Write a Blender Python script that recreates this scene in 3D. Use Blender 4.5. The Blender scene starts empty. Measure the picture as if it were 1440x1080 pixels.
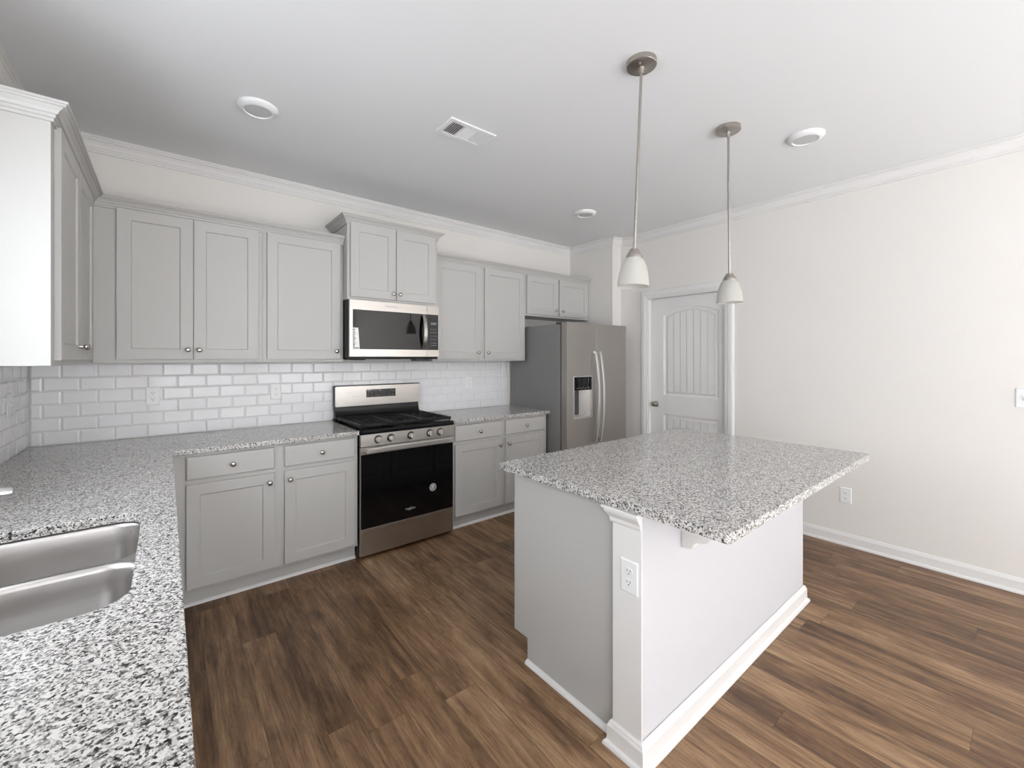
import bpy, bmesh, math, random
from mathutils import Vector, Matrix
PI = math.pi
S = bpy.context.scene
COL = S.collection
random.seed(7)

# ------------------------------------------------------------------ camera
cd = bpy.data.cameras.new('camera')
cam = bpy.data.objects.new('camera', cd); COL.objects.link(cam)
cam.location = (0.6173, -3.6034, 1.4236)
cam.rotation_euler = (PI/2, 0, -0.6771)
cd.sensor_fit = 'HORIZONTAL'; cd.sensor_width = 36
cd.lens = 597.68/1440*36
cd.shift_x = (720-713.96)/1440; cd.shift_y = (503.37-540)/1440
cd.clip_start = 0.02
S.camera = cam
# ------------------------------------------------------------------ world, exposure
W = bpy.data.worlds.new('world'); S.world = W; W.use_nodes = True
bg = W.node_tree.nodes['Background']; bg.inputs[0].default_value = (0.80, 0.88, 1, 1); bg.inputs[1].default_value = 1.2
vs = S.view_settings
vs.view_transform = 'Standard'; vs.look = 'None'; vs.gamma = 1; vs.exposure = 0.18; vs.use_curve_mapping = False
# ------------------------------------------------------------------ added area lights for daylight, set in unseen made-up windows
def window_light(name, loc, rot, w, h, power, color):
    l = bpy.data.lights.new(name, 'AREA'); l.shape = 'RECTANGLE'; l.size = w; l.size_y = h
    l.energy = power; l.color = color
    o = bpy.data.objects.new(name, l); COL.objects.link(o); o.location = loc; o.rotation_euler = rot
    return o
LWY0, LWY1, LWZ0, LWZ1 = -2.60, -1.62, 1.10, 2.20      # unseen window over the sink, added to bring in daylight
RWS = [(0.35, 2.15), (2.50, 4.30)]                      # two unseen openings in the rear wall, made up for daylight
RY, RWZ0, RWZ1 = -9.0, 0.45, 2.25
window_light('added_sink_window_light', (-.045, (LWY0+LWY1)/2, (LWZ0+LWZ1)/2), (0, -PI/2, 0), LWZ1-LWZ0-.1, LWY1-LWY0-.1, 15, (0.86, 0.93, 1))
LW2 = (-6.3, -4.3)                                      # unseen side window behind the camera, added for more side light
window_light('added_side_window_light', (-.045, sum(LW2)/2, (RWZ0+RWZ1)/2), (0, -PI/2, 0), RWZ1-RWZ0-.1, LW2[1]-LW2[0]-.1, 48, (0.92, 0.96, 1))
for a, b in RWS:
    window_light('added_rear_window_light', ((a+b)/2, RY+.005, (RWZ0+RWZ1)/2), (PI/2, 0, 0), b-a-.1, RWZ1-RWZ0-.1, 36, (0.97, 0.985, 1.0))
sl = bpy.data.lights.new('sun', 'SUN'); sl.energy = 85; sl.angle = math.radians(.6); sl.color = (.97, .985, 1)
sun = bpy.data.objects.new('sun', sl); COL.objects.link(sun)
sun.rotation_euler = Vector((.38, .95, -.72)).to_track_quat('-Z', 'Y').to_euler()

# ------------------------------------------------------------------ materials
def srgb(r, g, b):
    f = lambda c: c/12.92 if c <= .04045 else ((c+.055)/1.055)**2.4
    return (f(r/255), f(g/255), f(b/255), 1)
def mat(name, col, rough=.5, metal=0, **kw):
    m = bpy.data.materials.new(name); m.use_nodes = True
    p = m.node_tree.nodes['Principled BSDF']
    p.inputs['Base Color'].default_value = col; p.inputs['Roughness'].default_value = rough; p.inputs['Metallic'].default_value = metal
    for k, v in kw.items(): p.inputs[k.replace('_', ' ')].default_value = v
    return m
class NT:
    def __init__(s, m): s.t = m.node_tree; s.p = s.t.nodes['Principled BSDF']
    def n(s, typ, **kw):
        nd = s.t.nodes.new(typ)
        for k, v in kw.items(): setattr(nd, k, v)
        return nd
    def l(s, a, b): s.t.links.new(a, b)
    def math(s, op, a, b=None, c=None):
        nd = s.n('ShaderNodeMath', operation=op)
        for i, v in enumerate((a, b, c)):
            if v is None: continue
            if isinstance(v, (int, float)): nd.inputs[i].default_value = v
            else: s.l(v, nd.inputs[i])
        return nd.outputs[0]
    def mix(s, f, a, b, blend='MIX'):
        nd = s.n('ShaderNodeMix', data_type='RGBA', blend_type=blend)
        for i, v in ((0, f), (6, a), (7, b)):
            if isinstance(v, (int, float)): nd.inputs[i].default_value = v
            elif isinstance(v, tuple): nd.inputs[i].default_value = v
            else: s.l(v, nd.inputs[i])
        return nd.outputs[2]
    def ramp(s, f, stops, interp='LINEAR'):
        nd = s.n('ShaderNodeValToRGB'); cr = nd.color_ramp; cr.interpolation = interp
        while len(cr.elements) > 1: cr.elements.remove(cr.elements[-1])
        cr.elements[0].position = stops[0][0]; cr.elements[0].color = stops[0][1]
        for q, c in stops[1:]:
            e = cr.elements.new(q); e.color = c
        s.l(f, nd.inputs[0]); return nd.outputs[0]
    def obj(s): return s.n('ShaderNodeTexCoord').outputs['Object']
    def scale(s, v, sc):
        nd = s.n('ShaderNodeVectorMath', operation='MULTIPLY'); s.l(v, nd.inputs[0]); nd.inputs[1].default_value = sc; return nd.outputs[0]
    def noise(s, v, scale, detail=2, rough=.5, dist=0):
        nd = s.n('ShaderNodeTexNoise'); s.l(v, nd.inputs['Vector'])
        nd.inputs['Scale'].default_value = scale; nd.inputs['Detail'].default_value = detail; nd.inputs['Roughness'].default_value = rough; nd.inputs['Distortion'].default_value = dist
        return nd.outputs['Fac'], nd.outputs['Color']
    def bump(s, h, strength, dist=.001):
        nd = s.n('ShaderNodeBump'); nd.inputs['Strength'].default_value = strength; nd.inputs['Distance'].default_value = dist
        s.l(h, nd.inputs['Height']); s.l(nd.outputs[0], s.p.inputs['Normal'])

M = {}
def painted(name, col, rough, bscale=350, bstr=.08):
    m = mat(name, col, rough); t = NT(m)
    f, _ = t.noise(t.obj(), bscale, 2); t.bump(f, bstr, .0008); return m
M['wall'] = painted('wall paint', srgb(231, 227, 222), .7, 220, .12)
M['ceil'] = painted('ceiling paint', srgb(236, 236, 237), .8, 180, .15)
M['bounce_carpet'] = painted('pale carpet', srgb(204, 203, 203), .95, 400, .5)  # unseen pale surface, added to throw sunlight up at the ceiling
M['trim'] = mat('white trim paint', srgb(231, 229, 227), .35)
M['cab'] = painted('grey cabinet paint', srgb(190, 188, 185), .42, 260, .04)
M['plaster'] = painted('island wall paint', srgb(206, 205, 208), .6, 220, .12)
M['knob'] = mat('satin nickel', srgb(190, 186, 180), .22, 1)
M['nickel'] = mat('brushed nickel', srgb(178, 172, 165), .3, 1)
M['chrome'] = mat('chrome', srgb(215, 215, 215), .1, 1)
M['tile'] = mat('glazed tile', srgb(236, 235, 236), .10)
M['grout'] = mat('grout', srgb(222, 221, 221), .8)
M['black'] = mat('black enamel', (.006, .006, .007, 1), .25)
for k_ in ('black',): M[k_].node_tree.nodes['Principled BSDF'].inputs['Specular IOR Level'].default_value = .3
M['iron'] = mat('cast iron', (.009, .009, .010, 1), .5, 0, Specular_IOR_Level=.25)
M['glass'] = mat('black glass', (.003, .003, .004, 1), .03)
M['plastic'] = mat('white plastic', srgb(238, 238, 238), .35)
M['slot'] = mat('slot', (.02, .02, .02, 1), .6)
M['grey_plastic'] = mat('dark grey plastic', srgb(62, 62, 64), .4)
M['fridge_side'] = mat('grey painted steel', srgb(137, 135, 134), .5)
M['label'] = mat('printed label', srgb(245, 245, 242), .5)
M['mark'] = mat('pale print', srgb(200, 200, 202), .5)
M['dimmark'] = mat('grey print', srgb(120, 120, 122), .5)
M['lens'] = mat('light lens', srgb(205, 205, 204), .6)
M['handle_steel'] = mat('satin handle steel', srgb(214, 211, 208), .34, 1)
M['dark'] = mat('dark gap', (.02, .02, .02, 1), .8)
def steel(name, col, rough, sx):
    m = mat(name, col, rough, 1); t = NT(m)
    f, _ = t.noise(t.scale(t.obj(), sx), 1, 3)
    r = t.math('MULTIPLY_ADD', f, .16, rough-.08); t.l(r, t.p.inputs['Roughness'])
    c = t.mix(f, tuple(x*.9 for x in col[:3])+(1,), col); t.l(c, t.p.inputs['Base Color']); return m
M['steel'] = steel('brushed stainless', srgb(190, 186, 181), .30, (6, 6, 900))
M['fridge'] = steel('fridge stainless', srgb(180, 175, 170), .33, (6, 6, 900))
M['sink'] = steel('sink stainless', srgb(210, 207, 205), .31, (8, 500, 60))
# frosted pendant glass
m = mat('frosted glass', srgb(232, 230, 224), .35); p = m.node_tree.nodes['Principled BSDF']
p.inputs['Transmission Weight'].default_value = .55; p.inputs['Roughness'].default_value = .45; p.inputs['IOR'].default_value = 1.2
M['frost'] = m
m = mat('window glass', (1, 1, 1, 1), .0); t = NT(m)       # thin pane: clear with a Fresnel reflection
tr = t.n('ShaderNodeBsdfTransparent'); gl = t.n('ShaderNodeBsdfGlossy'); gl.inputs['Roughness'].default_value = 0
fr = t.n('ShaderNodeFresnel'); mx = t.n('ShaderNodeMixShader'); t.l(fr.outputs[0], mx.inputs[0]); t.l(tr.outputs[0], mx.inputs[1]); t.l(gl.outputs[0], mx.inputs[2])
t.l(mx.outputs[0], t.t.nodes['Material Output'].inputs['Surface']); M['pane'] = m
# granite
def granite():
    m = mat('speckled granite', (1, 1, 1, 1), .09); t = NT(m)
    co = t.obj()
    _, nc = t.noise(co, 60, 2)
    wv = t.n('ShaderNodeVectorMath', operation='SUBTRACT'); t.l(nc, wv.inputs[0]); wv.inputs[1].default_value = (.5, .5, .5)
    w2 = t.n('ShaderNodeVectorMath', operation='MULTIPLY_ADD'); t.l(wv.outputs[0], w2.inputs[0]); w2.inputs[1].default_value = (.006,)*3; t.l(co, w2.inputs[2])
    def vor(v, sc):
        nd = t.n('ShaderNodeTexVoronoi'); nd.inputs['Scale'].default_value = sc; t.l(v, nd.inputs['Vector'])
        sp = t.n('ShaderNodeSeparateColor'); t.l(nd.outputs['Color'], sp.inputs[0]); return sp.outputs[0], sp.outputs[1]
    a, a2 = vor(w2.outputs[0], 200)
    b, b2 = vor(w2.outputs[0], 300)
    c1 = t.ramp(a, [(0, srgb(34, 32, 37)), (.165, srgb(88, 83, 83)), (.29, srgb(146, 140, 136)), (.43, srgb(196, 192, 188)), (.66, srgb(222, 219, 215))], 'CONSTANT')
    c2 = t.ramp(b, [(0, srgb(28, 27, 33)), (.165, srgb(98, 92, 91)), (.29, srgb(166, 161, 157)), (.45, srgb(218, 215, 211))], 'CONSTANT')
    f, _ = t.noise(co, 55, 3, .6)
    k = t.ramp(f, [(.40, (0, 0, 0, 1)), (.58, (1, 1, 1, 1))])
    col = t.mix(k, c1, c2)
    t.l(col, t.p.inputs['Base Color']); return m
M['granite'] = granite()
# floor planks running along y
def planks():
    m = mat('wood plank floor', (1, 1, 1, 1), .42); t = NT(m)
    co = t.obj(); sp = t.n('ShaderNodeSeparateXYZ'); t.l(co, sp.inputs[0]); X, Y = sp.outputs[0], sp.outputs[1]
    PW, PL = .152, 1.22
    u = t.math('DIVIDE', X, PW); row = t.math('FLOOR', u); fu = t.math('FRACT', u)
    wn = t.n('ShaderNodeTexWhiteNoise', noise_dimensions='1D'); t.l(row, wn.inputs['W'])
    v = t.math('ADD', t.math('DIVIDE', Y, PL), wn.outputs['Value']); cl = t.math('FLOOR', v); fv = t.math('FRACT', v)
    cb = t.n('ShaderNodeCombineXYZ'); t.l(row, cb.inputs[0]); t.l(cl, cb.inputs[1])
    w3 = t.n('ShaderNodeTexWhiteNoise', noise_dimensions='3D'); t.l(cb.outputs[0], w3.inputs['Vector'])
    rnd = w3.outputs['Value']
    off = t.n('ShaderNodeVectorMath', operation='SCALE'); t.l(w3.outputs['Color'], off.inputs[0]); off.inputs['Scale'].default_value = 40
    ad = t.n('ShaderNodeVectorMath', operation='ADD'); t.l(co, ad.inputs[0]); t.l(off.outputs[0], ad.inputs[1])
    g1, _ = t.noise(t.scale(ad.outputs[0], (26, 1.6, 1)), 1, 5, .62, .6)
    g2, _ = t.noise(t.scale(ad.outputs[0], (150, 7, 1)), 1, 4, .6)
    g3, _ = t.noise(t.scale(ad.outputs[0], (9, 2.2, 1)), 1, 3, .6, 1.2)
    g4, _ = t.noise(t.scale(ad.outputs[0], (420, 30, 1)), 1, 3, .7)
    g = t.math('ADD', t.math('ADD', t.math('MULTIPLY', g1, .34), t.math('MULTIPLY', g4, .16)), t.math('ADD', t.math('MULTIPLY', g2, .22), t.math('MULTIPLY', g3, .28)))
    g = t.math('ADD', g, t.math('MULTIPLY_ADD', rnd, .10, -.05))
    col = t.ramp(g, [(.312, srgb(45, 31, 20)), (.418, srgb(88, 63, 43)), (.50, srgb(124, 94, 67)), (.577, srgb(156, 124, 93)), (.69, srgb(188, 158, 124))])
    e1 = t.math('MINIMUM', fu, t.math('SUBTRACT', 1, fu)); e2 = t.math('MULTIPLY', t.math('MINIMUM', fv, t.math('SUBTRACT', 1, fv)), PL/PW)
    e = t.math('MINIMUM', e1, e2)
    sm = t.ramp(e, [(0, (.45, .45, .45, 1)), (.012, (1, 1, 1, 1))])
    col = t.mix(1.0, col, sm, 'MULTIPLY')
    t.l(col, t.p.inputs['Base Color'])
    t.l(t.math('MULTIPLY_ADD', g2, .2, .34), t.p.inputs['Roughness'])
    t.bump(t.math('ADD', g2, t.math('MINIMUM', t.math('MULTIPLY', e, 60), 1)), .12, .001)
    return m
M['floor'] = planks()

# ------------------------------------------------------------------ mesh helpers
ORG = {}
class MB:
    def __init__(s): s.bm = bmesh.new()
    def poly(s, pts):
        vs = [s.bm.verts.new(p) for p in pts]; return s.bm.faces.new(vs)
    def hexa(s, c):   # c: 8 corners, first four bottom loop, last four top loop
        v = [s.bm.verts.new(p) for p in c]
        for f in ((3, 2, 1, 0), (4, 5, 6, 7), (0, 1, 5, 4), (1, 2, 6, 5), (2, 3, 7, 6), (3, 0, 4, 7)): s.bm.faces.new([v[i] for i in f])
    def box(s, x0, x1, y0, y1, z0, z1, mp=None):
        c = [(x0, y0, z0), (x1, y0, z0), (x1, y1, z0), (x0, y1, z0), (x0, y0, z1), (x1, y0, z1), (x1, y1, z1), (x0, y1, z1)]
        s.hexa([mp(*q) for q in c] if mp else c); return s
    def loft(s, loops, cap0=True, cap1=True, closed=True):
        L = [[s.bm.verts.new(p) for p in l] for l in loops]; n = len(L[0])
        for a, b in zip(L, L[1:]):
            for i in range(n if closed else n-1):
                j = (i+1) % n
                s.bm.faces.new((a[i], a[j], b[j], b[i]))
        if cap0: s.bm.faces.new(list(reversed(L[0])))
        if cap1: s.bm.faces.new(L[-1])
        return s
    def lathe(s, prof, c, ax='z', seg=32, cap0=True, cap1=True):
        # prof: (radius, height along axis); ax: axis name or a frame (origin handled by c) given by a Matrix
        if isinstance(ax, str):
            R = {'z': Matrix.Identity(3), 'x': Matrix(((0, 0, 1), (0, 1, 0), (-1, 0, 0))), '-x': Matrix(((0, 0, -1), (0, 1, 0), (1, 0, 0))),
                 '-y': Matrix(((1, 0, 0), (0, 0, -1), (0, 1, 0))), 'y': Matrix(((1, 0, 0), (0, 0, 1), (0, -1, 0))), '-z': Matrix(((1, 0, 0), (0, -1, 0), (0, 0, -1)))}[ax]
        else: R = ax
        c = Vector(c); loops = []
        for r, h in prof:
            loops.append([c + R @ Vector((max(r, 1e-5)*math.cos(2*PI*i/seg), max(r, 1e-5)*math.sin(2*PI*i/seg), h)) for i in range(seg)])
        return s.loft(loops, cap0, cap1)
    def tube(s, pts, r, seg=12, ry=None):
        pts = [Vector(p) for p in pts]; loops = []; up = None
        for i, p in enumerate(pts):
            d = (pts[min(i+1, len(pts)-1)]-pts[max(i-1, 0)]).normalized()
            if up is None:
                up = Vector((0, 0, 1)) if abs(d.z) < .9 else Vector((1, 0, 0))
            a = d.cross(up).normalized(); up = a.cross(d).normalized()
            ra = r[i] if isinstance(r, (list, tuple)) else r
            rb = ra if ry is None else ry
            loops.append([p + a*ra*math.cos(2*PI*k/seg) + up*rb*math.sin(2*PI*k/seg) for k in range(seg)])
        return s.loft(loops)
    def prism(s, poly, f):      # poly in 2D; f(u, v, t) maps, t = 0 or 1
        return s.loft([[f(u, v, 0) for u, v in poly], [f(u, v, 1) for u, v in poly]])
    def moulding(s, path, prof, side=1):   # path in xy; profile (out, z); outward is to the right of the path for side = 1
        P = [Vector(p) for p in path]; loops = []
        for i, p in enumerate(P):
            ds = []
            if i > 0: ds.append((P[i]-P[i-1]).normalized())
            if i < len(P)-1: ds.append((P[i+1]-P[i]).normalized())
            ns = [Vector((d.y, -d.x))*side for d in ds]
            n = sum(ns, Vector((0, 0))).normalized()
            n = n/ max(.2, n.dot(ns[0]))
            loops.append([(p.x+n.x*o, p.y+n.y*o, z) for o, z in prof])
        return s.loft(loops)
    def build(s, name, m, parent=None, bevel=0, smooth=False, seg=2, angle=40):
        bmesh.ops.recalc_face_normals(s.bm, faces=s.bm.faces)
        root = parent
        o0 = Vector((0, 0, 0))
        if parent is not None: o0 = ORG.get(parent.name, o0)
        bmesh.ops.translate(s.bm, verts=s.bm.verts, vec=-o0)
        me = bpy.data.meshes.new(name); s.bm.to_mesh(me); s.bm.free()
        o = bpy.data.objects.new(name, me); COL.objects.link(o)
        me.materials.append(m)
        if smooth:
            for f in me.polygons: f.use_smooth = True
            me.set_sharp_from_angle(angle=math.radians(angle))
        if bevel:
            b = o.modifiers.new('bevel', 'BEVEL'); b.width = bevel; b.segments = seg; b.limit_method = 'ANGLE'; b.angle_limit = math.radians(40)
        if parent is not None: o.parent = parent; ORG[o.name] = o0
        else: ORG[o.name] = o0
        return o
def text_mesh(name, body, size, m, parent, mtx, depth=.0004, xs=1.0):
    cu = bpy.data.curves.new(name, 'FONT'); cu.body = body; cu.size = size; cu.extrude = depth; cu.align_x = 'CENTER'; cu.align_y = 'CENTER'
    t = bpy.data.objects.new(name+'_curve', cu); COL.objects.link(t)
    bpy.context.view_layer.update()
    me = bpy.data.meshes.new_from_object(t.evaluated_get(bpy.context.evaluated_depsgraph_get()))
    bpy.data.objects.remove(t); bpy.data.curves.remove(cu)
    me.transform(Matrix.Diagonal((xs, 1, 1, 1))); me.transform(mtx)
    me.transform(Matrix.Translation(-ORG[parent.name]))
    me.materials.clear(); me.materials.append(m); me.name = name
    o = bpy.data.objects.new(name, me); COL.objects.link(o); o.parent = parent; ORG[o.name] = ORG[parent.name]; return o
def tag(o, label, cat, group=None):
    o['label'] = label; o['category'] = cat
    if group: o['group'] = group
    return o
def thing(name, loc, label, cat, group=None):
    o = bpy.data.objects.new(name, None); COL.objects.link(o); o.location = loc; o.empty_display_size = .1
    ORG[o.name] = Vector(loc); return tag(o, label, cat, group)
def struct(o): o['kind'] = 'structure'; return o
def copy_tree(o, loc):
    def rec(a, par):
        c = a.copy(); COL.objects.link(c)
        if par: c.parent = par
        for ch in a.children: rec(ch, c)
        return c
    r = rec(o, None); r.location = loc; return r
# mappers: (u along the face, d outwards, z)
def face_my(Y): return lambda u, d, z: (u, Y-d, z)
def face_py(Y): return lambda u, d, z: (u, Y+d, z)
def face_px(X): return lambda u, d, z: (X+d, u, z)
def face_mx(X): return lambda u, d, z: (X-d, u, z)

# ------------------------------------------------------------------ room shell
H = 2.76
XA, XB, YJ = 4.50, 4.652, -.64       # alcove wall, door wall, jog
b = MB(); b.box(-.12, XB+.12, RY-.12, .12, -.1, 0); struct(b.build('floor', M['floor']))
b = MB(); b.box(0, XB, RY, -4.7, .0002, .012); struct(b.build('floor', M['bounce_carpet']))  # added out of view as a pale bounce surface for the sun
b = MB(); b.box(-.12, XB+.12, RY-.12, .12, H, H+.1); struct(b.build('ceiling', M['ceil']))
b = MB(); b.box(-.12, XB+.12, 0, .12, 0, H); struct(b.build('wall_back', M['wall']))
b = MB()
b.box(-.12, 0, RY, LW2[0], 0, H).box(-.12, 0, LW2[0], LW2[1], 0, RWZ0).box(-.12, 0, LW2[0], LW2[1], RWZ1, H).box(-.12, 0, LW2[1], LWY0, 0, H).box(-.12, 0, LWY1, 0, 0, H).box(-.12, 0, LWY0, LWY1, 0, LWZ0).box(-.12, 0, LWY0, LWY1, LWZ1, H)
struct(b.build('wall_left', M['wall']))
DY0, DY1, DH = -.985, -1.800, 2.065   # pantry door opening
b = MB()
b.box(XA, XB+.12, YJ, 0, 0, H).box(XB, XB+.12, DY0, YJ, 0, H).box(XB, XB+.12, RY, DY1, 0, H).box(XB, XB+.12, DY1, DY0, DH, H)
struct(b.build('wall_right', M['wall']))
b = MB(); xs = [-.12]+[q for w in RWS for q in w]+[XB+.12]
for i in range(0, len(xs), 2): b.box(xs[i], xs[i+1], RY-.12, RY, 0, H)
for a, c in RWS: b.box(a, c, RY-.12, RY, 0, RWZ0).box(a, c, RY-.12, RY, RWZ1, H)
struct(b.build('wall_rear', M['wall']))
# crown moulding round the room
cp = [(0, H-.082), (.012, H-.082), (.012, H-.072), (.019, H-.070), (.019, H-.062), (.026, H-.056), (.033, H-.042), (.046, H-.026), (.056, H-.021), (.056, H-.013), (.065, H-.012), (.067, H-.006), (.074, H-.005), (.074, H-.001), (0, H-.001)]
b = MB(); b.moulding([(0, RY), (0, 0), (XA, 0), (XA, YJ), (XB, YJ), (XB, RY)], cp)
struct(b.build('trim_1', M['trim']))
bp = [(0, 0), (.026, 0), (.026, .008), (.022, .016), (.014, .020), (.014, .070), (.010, .080), (.006, .090), (0, .092)]
b = MB(); b.moulding([(XB, DY1-.08), (XB, -4.7)], bp); struct(b.build('baseboard_right', M['trim']))
b = MB(); b.moulding([(XB, RY), (0, RY)], [(o_, z+.0125) for o_, z in bp]); struct(b.build('baseboard_rear', M['trim']))
b = MB(); b.moulding([(XB, YJ-.03), (XB, DY0+.08)], bp); struct(b.build('baseboard_jog', M['trim']))

def window(name, mp, u0, u1, z0, z1):
    b = MB()
    b.box(u0-.07, u0, 0, .018, z0-.07, z1+.07, mp).box(u1, u1+.07, 0, .018, z0-.07, z1+.07, mp).box(u0, u1, 0, .018, z1, z1+.07, mp).box(u0-.02, u1+.02, 0, .05, z0-.03, z0, mp)
    o = struct(b.build(name, M['trim'], bevel=.002))
    b = MB()
    for q in ((u0, u0+.045), (u1-.045, u1)): b.box(q[0], q[1], -.10, -.05, z0, z1, mp)
    zm = (z0+z1)/2
    for q in ((z0, z0+.045), (z1-.045, z1), (zm-.02, zm+.02)): b.box(u0+.045, u1-.045, -.10, -.05, q[0], q[1], mp)
    b.build('window_sash', M['trim'], o)
    b = MB(); b.box(u0+.045, u1-.045, -.08, -.076, z0+.045, z1-.045, mp); b.build('window_pane', M['pane'], o)
window('window_1', face_px(0), LWY0, LWY1, LWZ0, LWZ1)  # out of view, made up as an opening for the sink-side daylight
window('window_4', face_px(0), LW2[0], LW2[1], RWZ0, RWZ1)  # out of view, added to light the faces turned left
for i, (a, c) in enumerate(RWS): window('window_%d' % (i+2), face_py(RY), a, c, RWZ0, RWZ1)  # out of view, made up to let daylight and sun in

# pantry door
def pantry_door():
    mp = face_mx(XB)
    b = MB(); cw = .078
    prof = [(0, 0), (0, .011), (.02, .013), (.03, .018), (.06, .018), (.072, .014), (cw, .010), (cw, 0)]
    # casing swept round the opening with mitred corners
    loops = []
    for (u, z, du, dz) in ((DY0, 0, 1, 0), (DY0, DH, 1, 1), (DY1, DH, -1, 1), (DY1, 0, -1, 0)):
        loops.append([mp(u+du*q, d, z+dz*q) for q, d in prof])
    b.loft(loops)
    o = struct(b.build('door_1', M['trim']))
    b = MB(); jt = .012
    b.box(DY0-jt, DY0-.0005, -.115, 0.001, 0, DH-.0005, mp).box(DY1+.0005, DY1+jt, -.115, .001, 0, DH-.0005, mp).box(DY1+jt, DY0-jt, -.115, .001, DH-jt, DH-.0005, mp)
    b.build('door_jamb', M['trim'], o)
    # slab with arched upper panel of boards and a square lower panel
    s0, s1, zb, zt, F = DY1+jt+.003, DY0-jt-.003, .012, DH-jt-.004, -.045
    pu0, pu1 = -1.722, -1.145
    def arch(u, zs, rise): 
        t = (u-(pu0+pu1)/2)/((pu1-pu0)/2); return zs+rise*(1-t*t)
    N = 16
    def outline(ins, z0, z1, rise):
        a, c = pu0+ins, pu1-ins
        pts = [(a, z0+ins), (c, z0+ins)]
        for i in range(N+1):
            u = c+(a-c)*i/N; t = (u-(a+c)/2)/((c-a)/2); pts.append((u, z1-ins+rise*(1-t*t)))
        return pts
    panels = [(1.030, 1.880, .065), (.22, .835, 0.0)]
    b = MB(); bm = b.bm
    edges = []
    def ring(pts, d):
        vs = [bm.verts.new(mp(u, d, z)) for u, z in pts]
        return vs, [bm.edges.new((vs[i], vs[(i+1) % len(vs)])) for i in range(len(vs))]
    ov, oe = ring([(s0, zb), (s1, zb), (s1, zt), (s0, zt)], F); edges += oe
    for z0, z1, rise in panels:
        v0, e0 = ring(outline(0, z0, z1, rise), F); edges += e0
        prev = v0
        for ins, d in ((.010, -.006), (.022, -.010), (.032, -.010), (.040, -.004)):
            v, e = ring(outline(ins, z0, z1, rise), F+d)
            for i in range(len(v)):
                j = (i+1) % len(v); bm.faces.new((prev[i], prev[j], v[j], v[i]))
            prev = v
        v, e = ring(outline(.040, z0, z1, rise), F-.012)
        for i in range(len(v)):
            j = (i+1) % len(v); bm.faces.new((prev[i], prev[j], v[j], v[i]))
        bm.faces.new(v)
    bmesh.ops.triangle_fill(bm, edges=edges, use_beauty=True)
    bv, be = ring([(s0, zb), (s1, zb), (s1, zt), (s0, zt)], F-.035)
    for i in range(4):
        j = (i+1) % 4; bm.faces.new((ov[i], ov[j], bv[j], bv[i]))
    bm.faces.new(bv)
    for z0, z1, rise in panels:
        a, c = pu0+.0405, pu1-.0405; n = 7; w = (c-a)/n
        for k in range(n):
            ua, ub = a+k*w+.0022, a+(k+1)*w-.0022
            f = lambda u: z1-.041+rise*(1-((u-(a+c)/2)/((c-a)/2))**2)
            poly = [(ua, z0+.0405), (ub, z0+.0405)]+[(ub+(ua-ub)*i/5, f(ub+(ua-ub)*i/5)) for i in range(6)]
            b.prism(poly, lambda u, v, t: mp(u, F-.0115+t*.0075, v))
    b.build('door_panel', M['trim'], o)
    b = MB(); b.lathe([(.032, 0), (.032, .006), (.026, .010), (.012, .012), (.011, .030), (.018, .034), (.027, .044), (.028, .052), (.024, .061), (.012, .066), (0, .067)], mp(-1.062, F, .935), '-x', 28)
    k = b.build('door_knob', M['nickel'], o, smooth=True); k['label'] = 'brushed nickel round knob'
    b = MB()
    for z in (.25, 1.03, 1.84): b.lathe([(.007, 0), (.007, .09)], mp(DY1+jt+.002, F+.006, z), 'z', 10)
    b.build('hinge', M['nickel'], o, smooth=True)
pantry_door()

# ------------------------------------------------------------------ cabinet helpers
def knob(mp, u, d, z, parent, axis):
    b = MB(); b.lathe([(.009, 0), (.007, .004), (.006, .014), (.012, .018), (.0155, .022), (.0155, .025), (.013, .029), (.007, .0315), (0, .032)], mp(u, d, z), axis, 20)
    o = b.build('knob', M['knob'], parent, smooth=True); o['label'] = 'round satin nickel knob'; return o
def shaker(mp, u0, u1, z0, z1, parent, kn=None, axis='-y', w=.062, th=.0185, name='door', d0=.0005):
    b = MB()
    def rect(i, d): return [mp(u0+i, d, z0+i), mp(u1-i, d, z0+i), mp(u1-i, d, z1-i), mp(u0+i, d, z1-i)]
    b.loft([rect(0, d0), rect(0, d0+th-.0015), rect(.0015, d0+th), rect(w, d0+th), rect(w+.005, d0+th-.007), rect(w+.006, d0+th-.007)])
    o = b.build(name, M['cab'], parent)
    if kn: knob(mp, kn[0], d0+th, kn[1], o, axis)
    return o
def drawer(mp, u0, u1, z0, z1, parent, axis='-y', th=.0185, d0=.0005):
    b = MB()
    def rect(i, d): return [mp(u0+i, d, z0+i), mp(u1-i, d, z0+i), mp(u1-i, d, z1-i), mp(u0+i, d, z1-i)]
    b.loft([rect(0, d0), rect(0, d0+th-.004), rect(.003, d0+th-.001), rect(.006, d0+th)])
    o = b.build('drawer', M['cab'], parent)
    knob(mp, (u0+u1)/2, d0+th, (z0+z1)/2, o, axis); return o
UB, UT, UF = 1.395, 2.305, -.293
def upper(name, x0, x1, z0, z1, F, label, doors, knobs):
    t = thing(name, ((x0+x1)/2, F/2, z0), label, 'cabinet')
    b = MB(); b.box(x0, x1, F, -.001, z0, z1); b.build('carcass', M['cab'], t, bevel=.0012)
    for (a, c, za, zb), k in zip(doors, knobs): shaker(face_my(F), a, c, za, zb, t, k)
    return t
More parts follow.
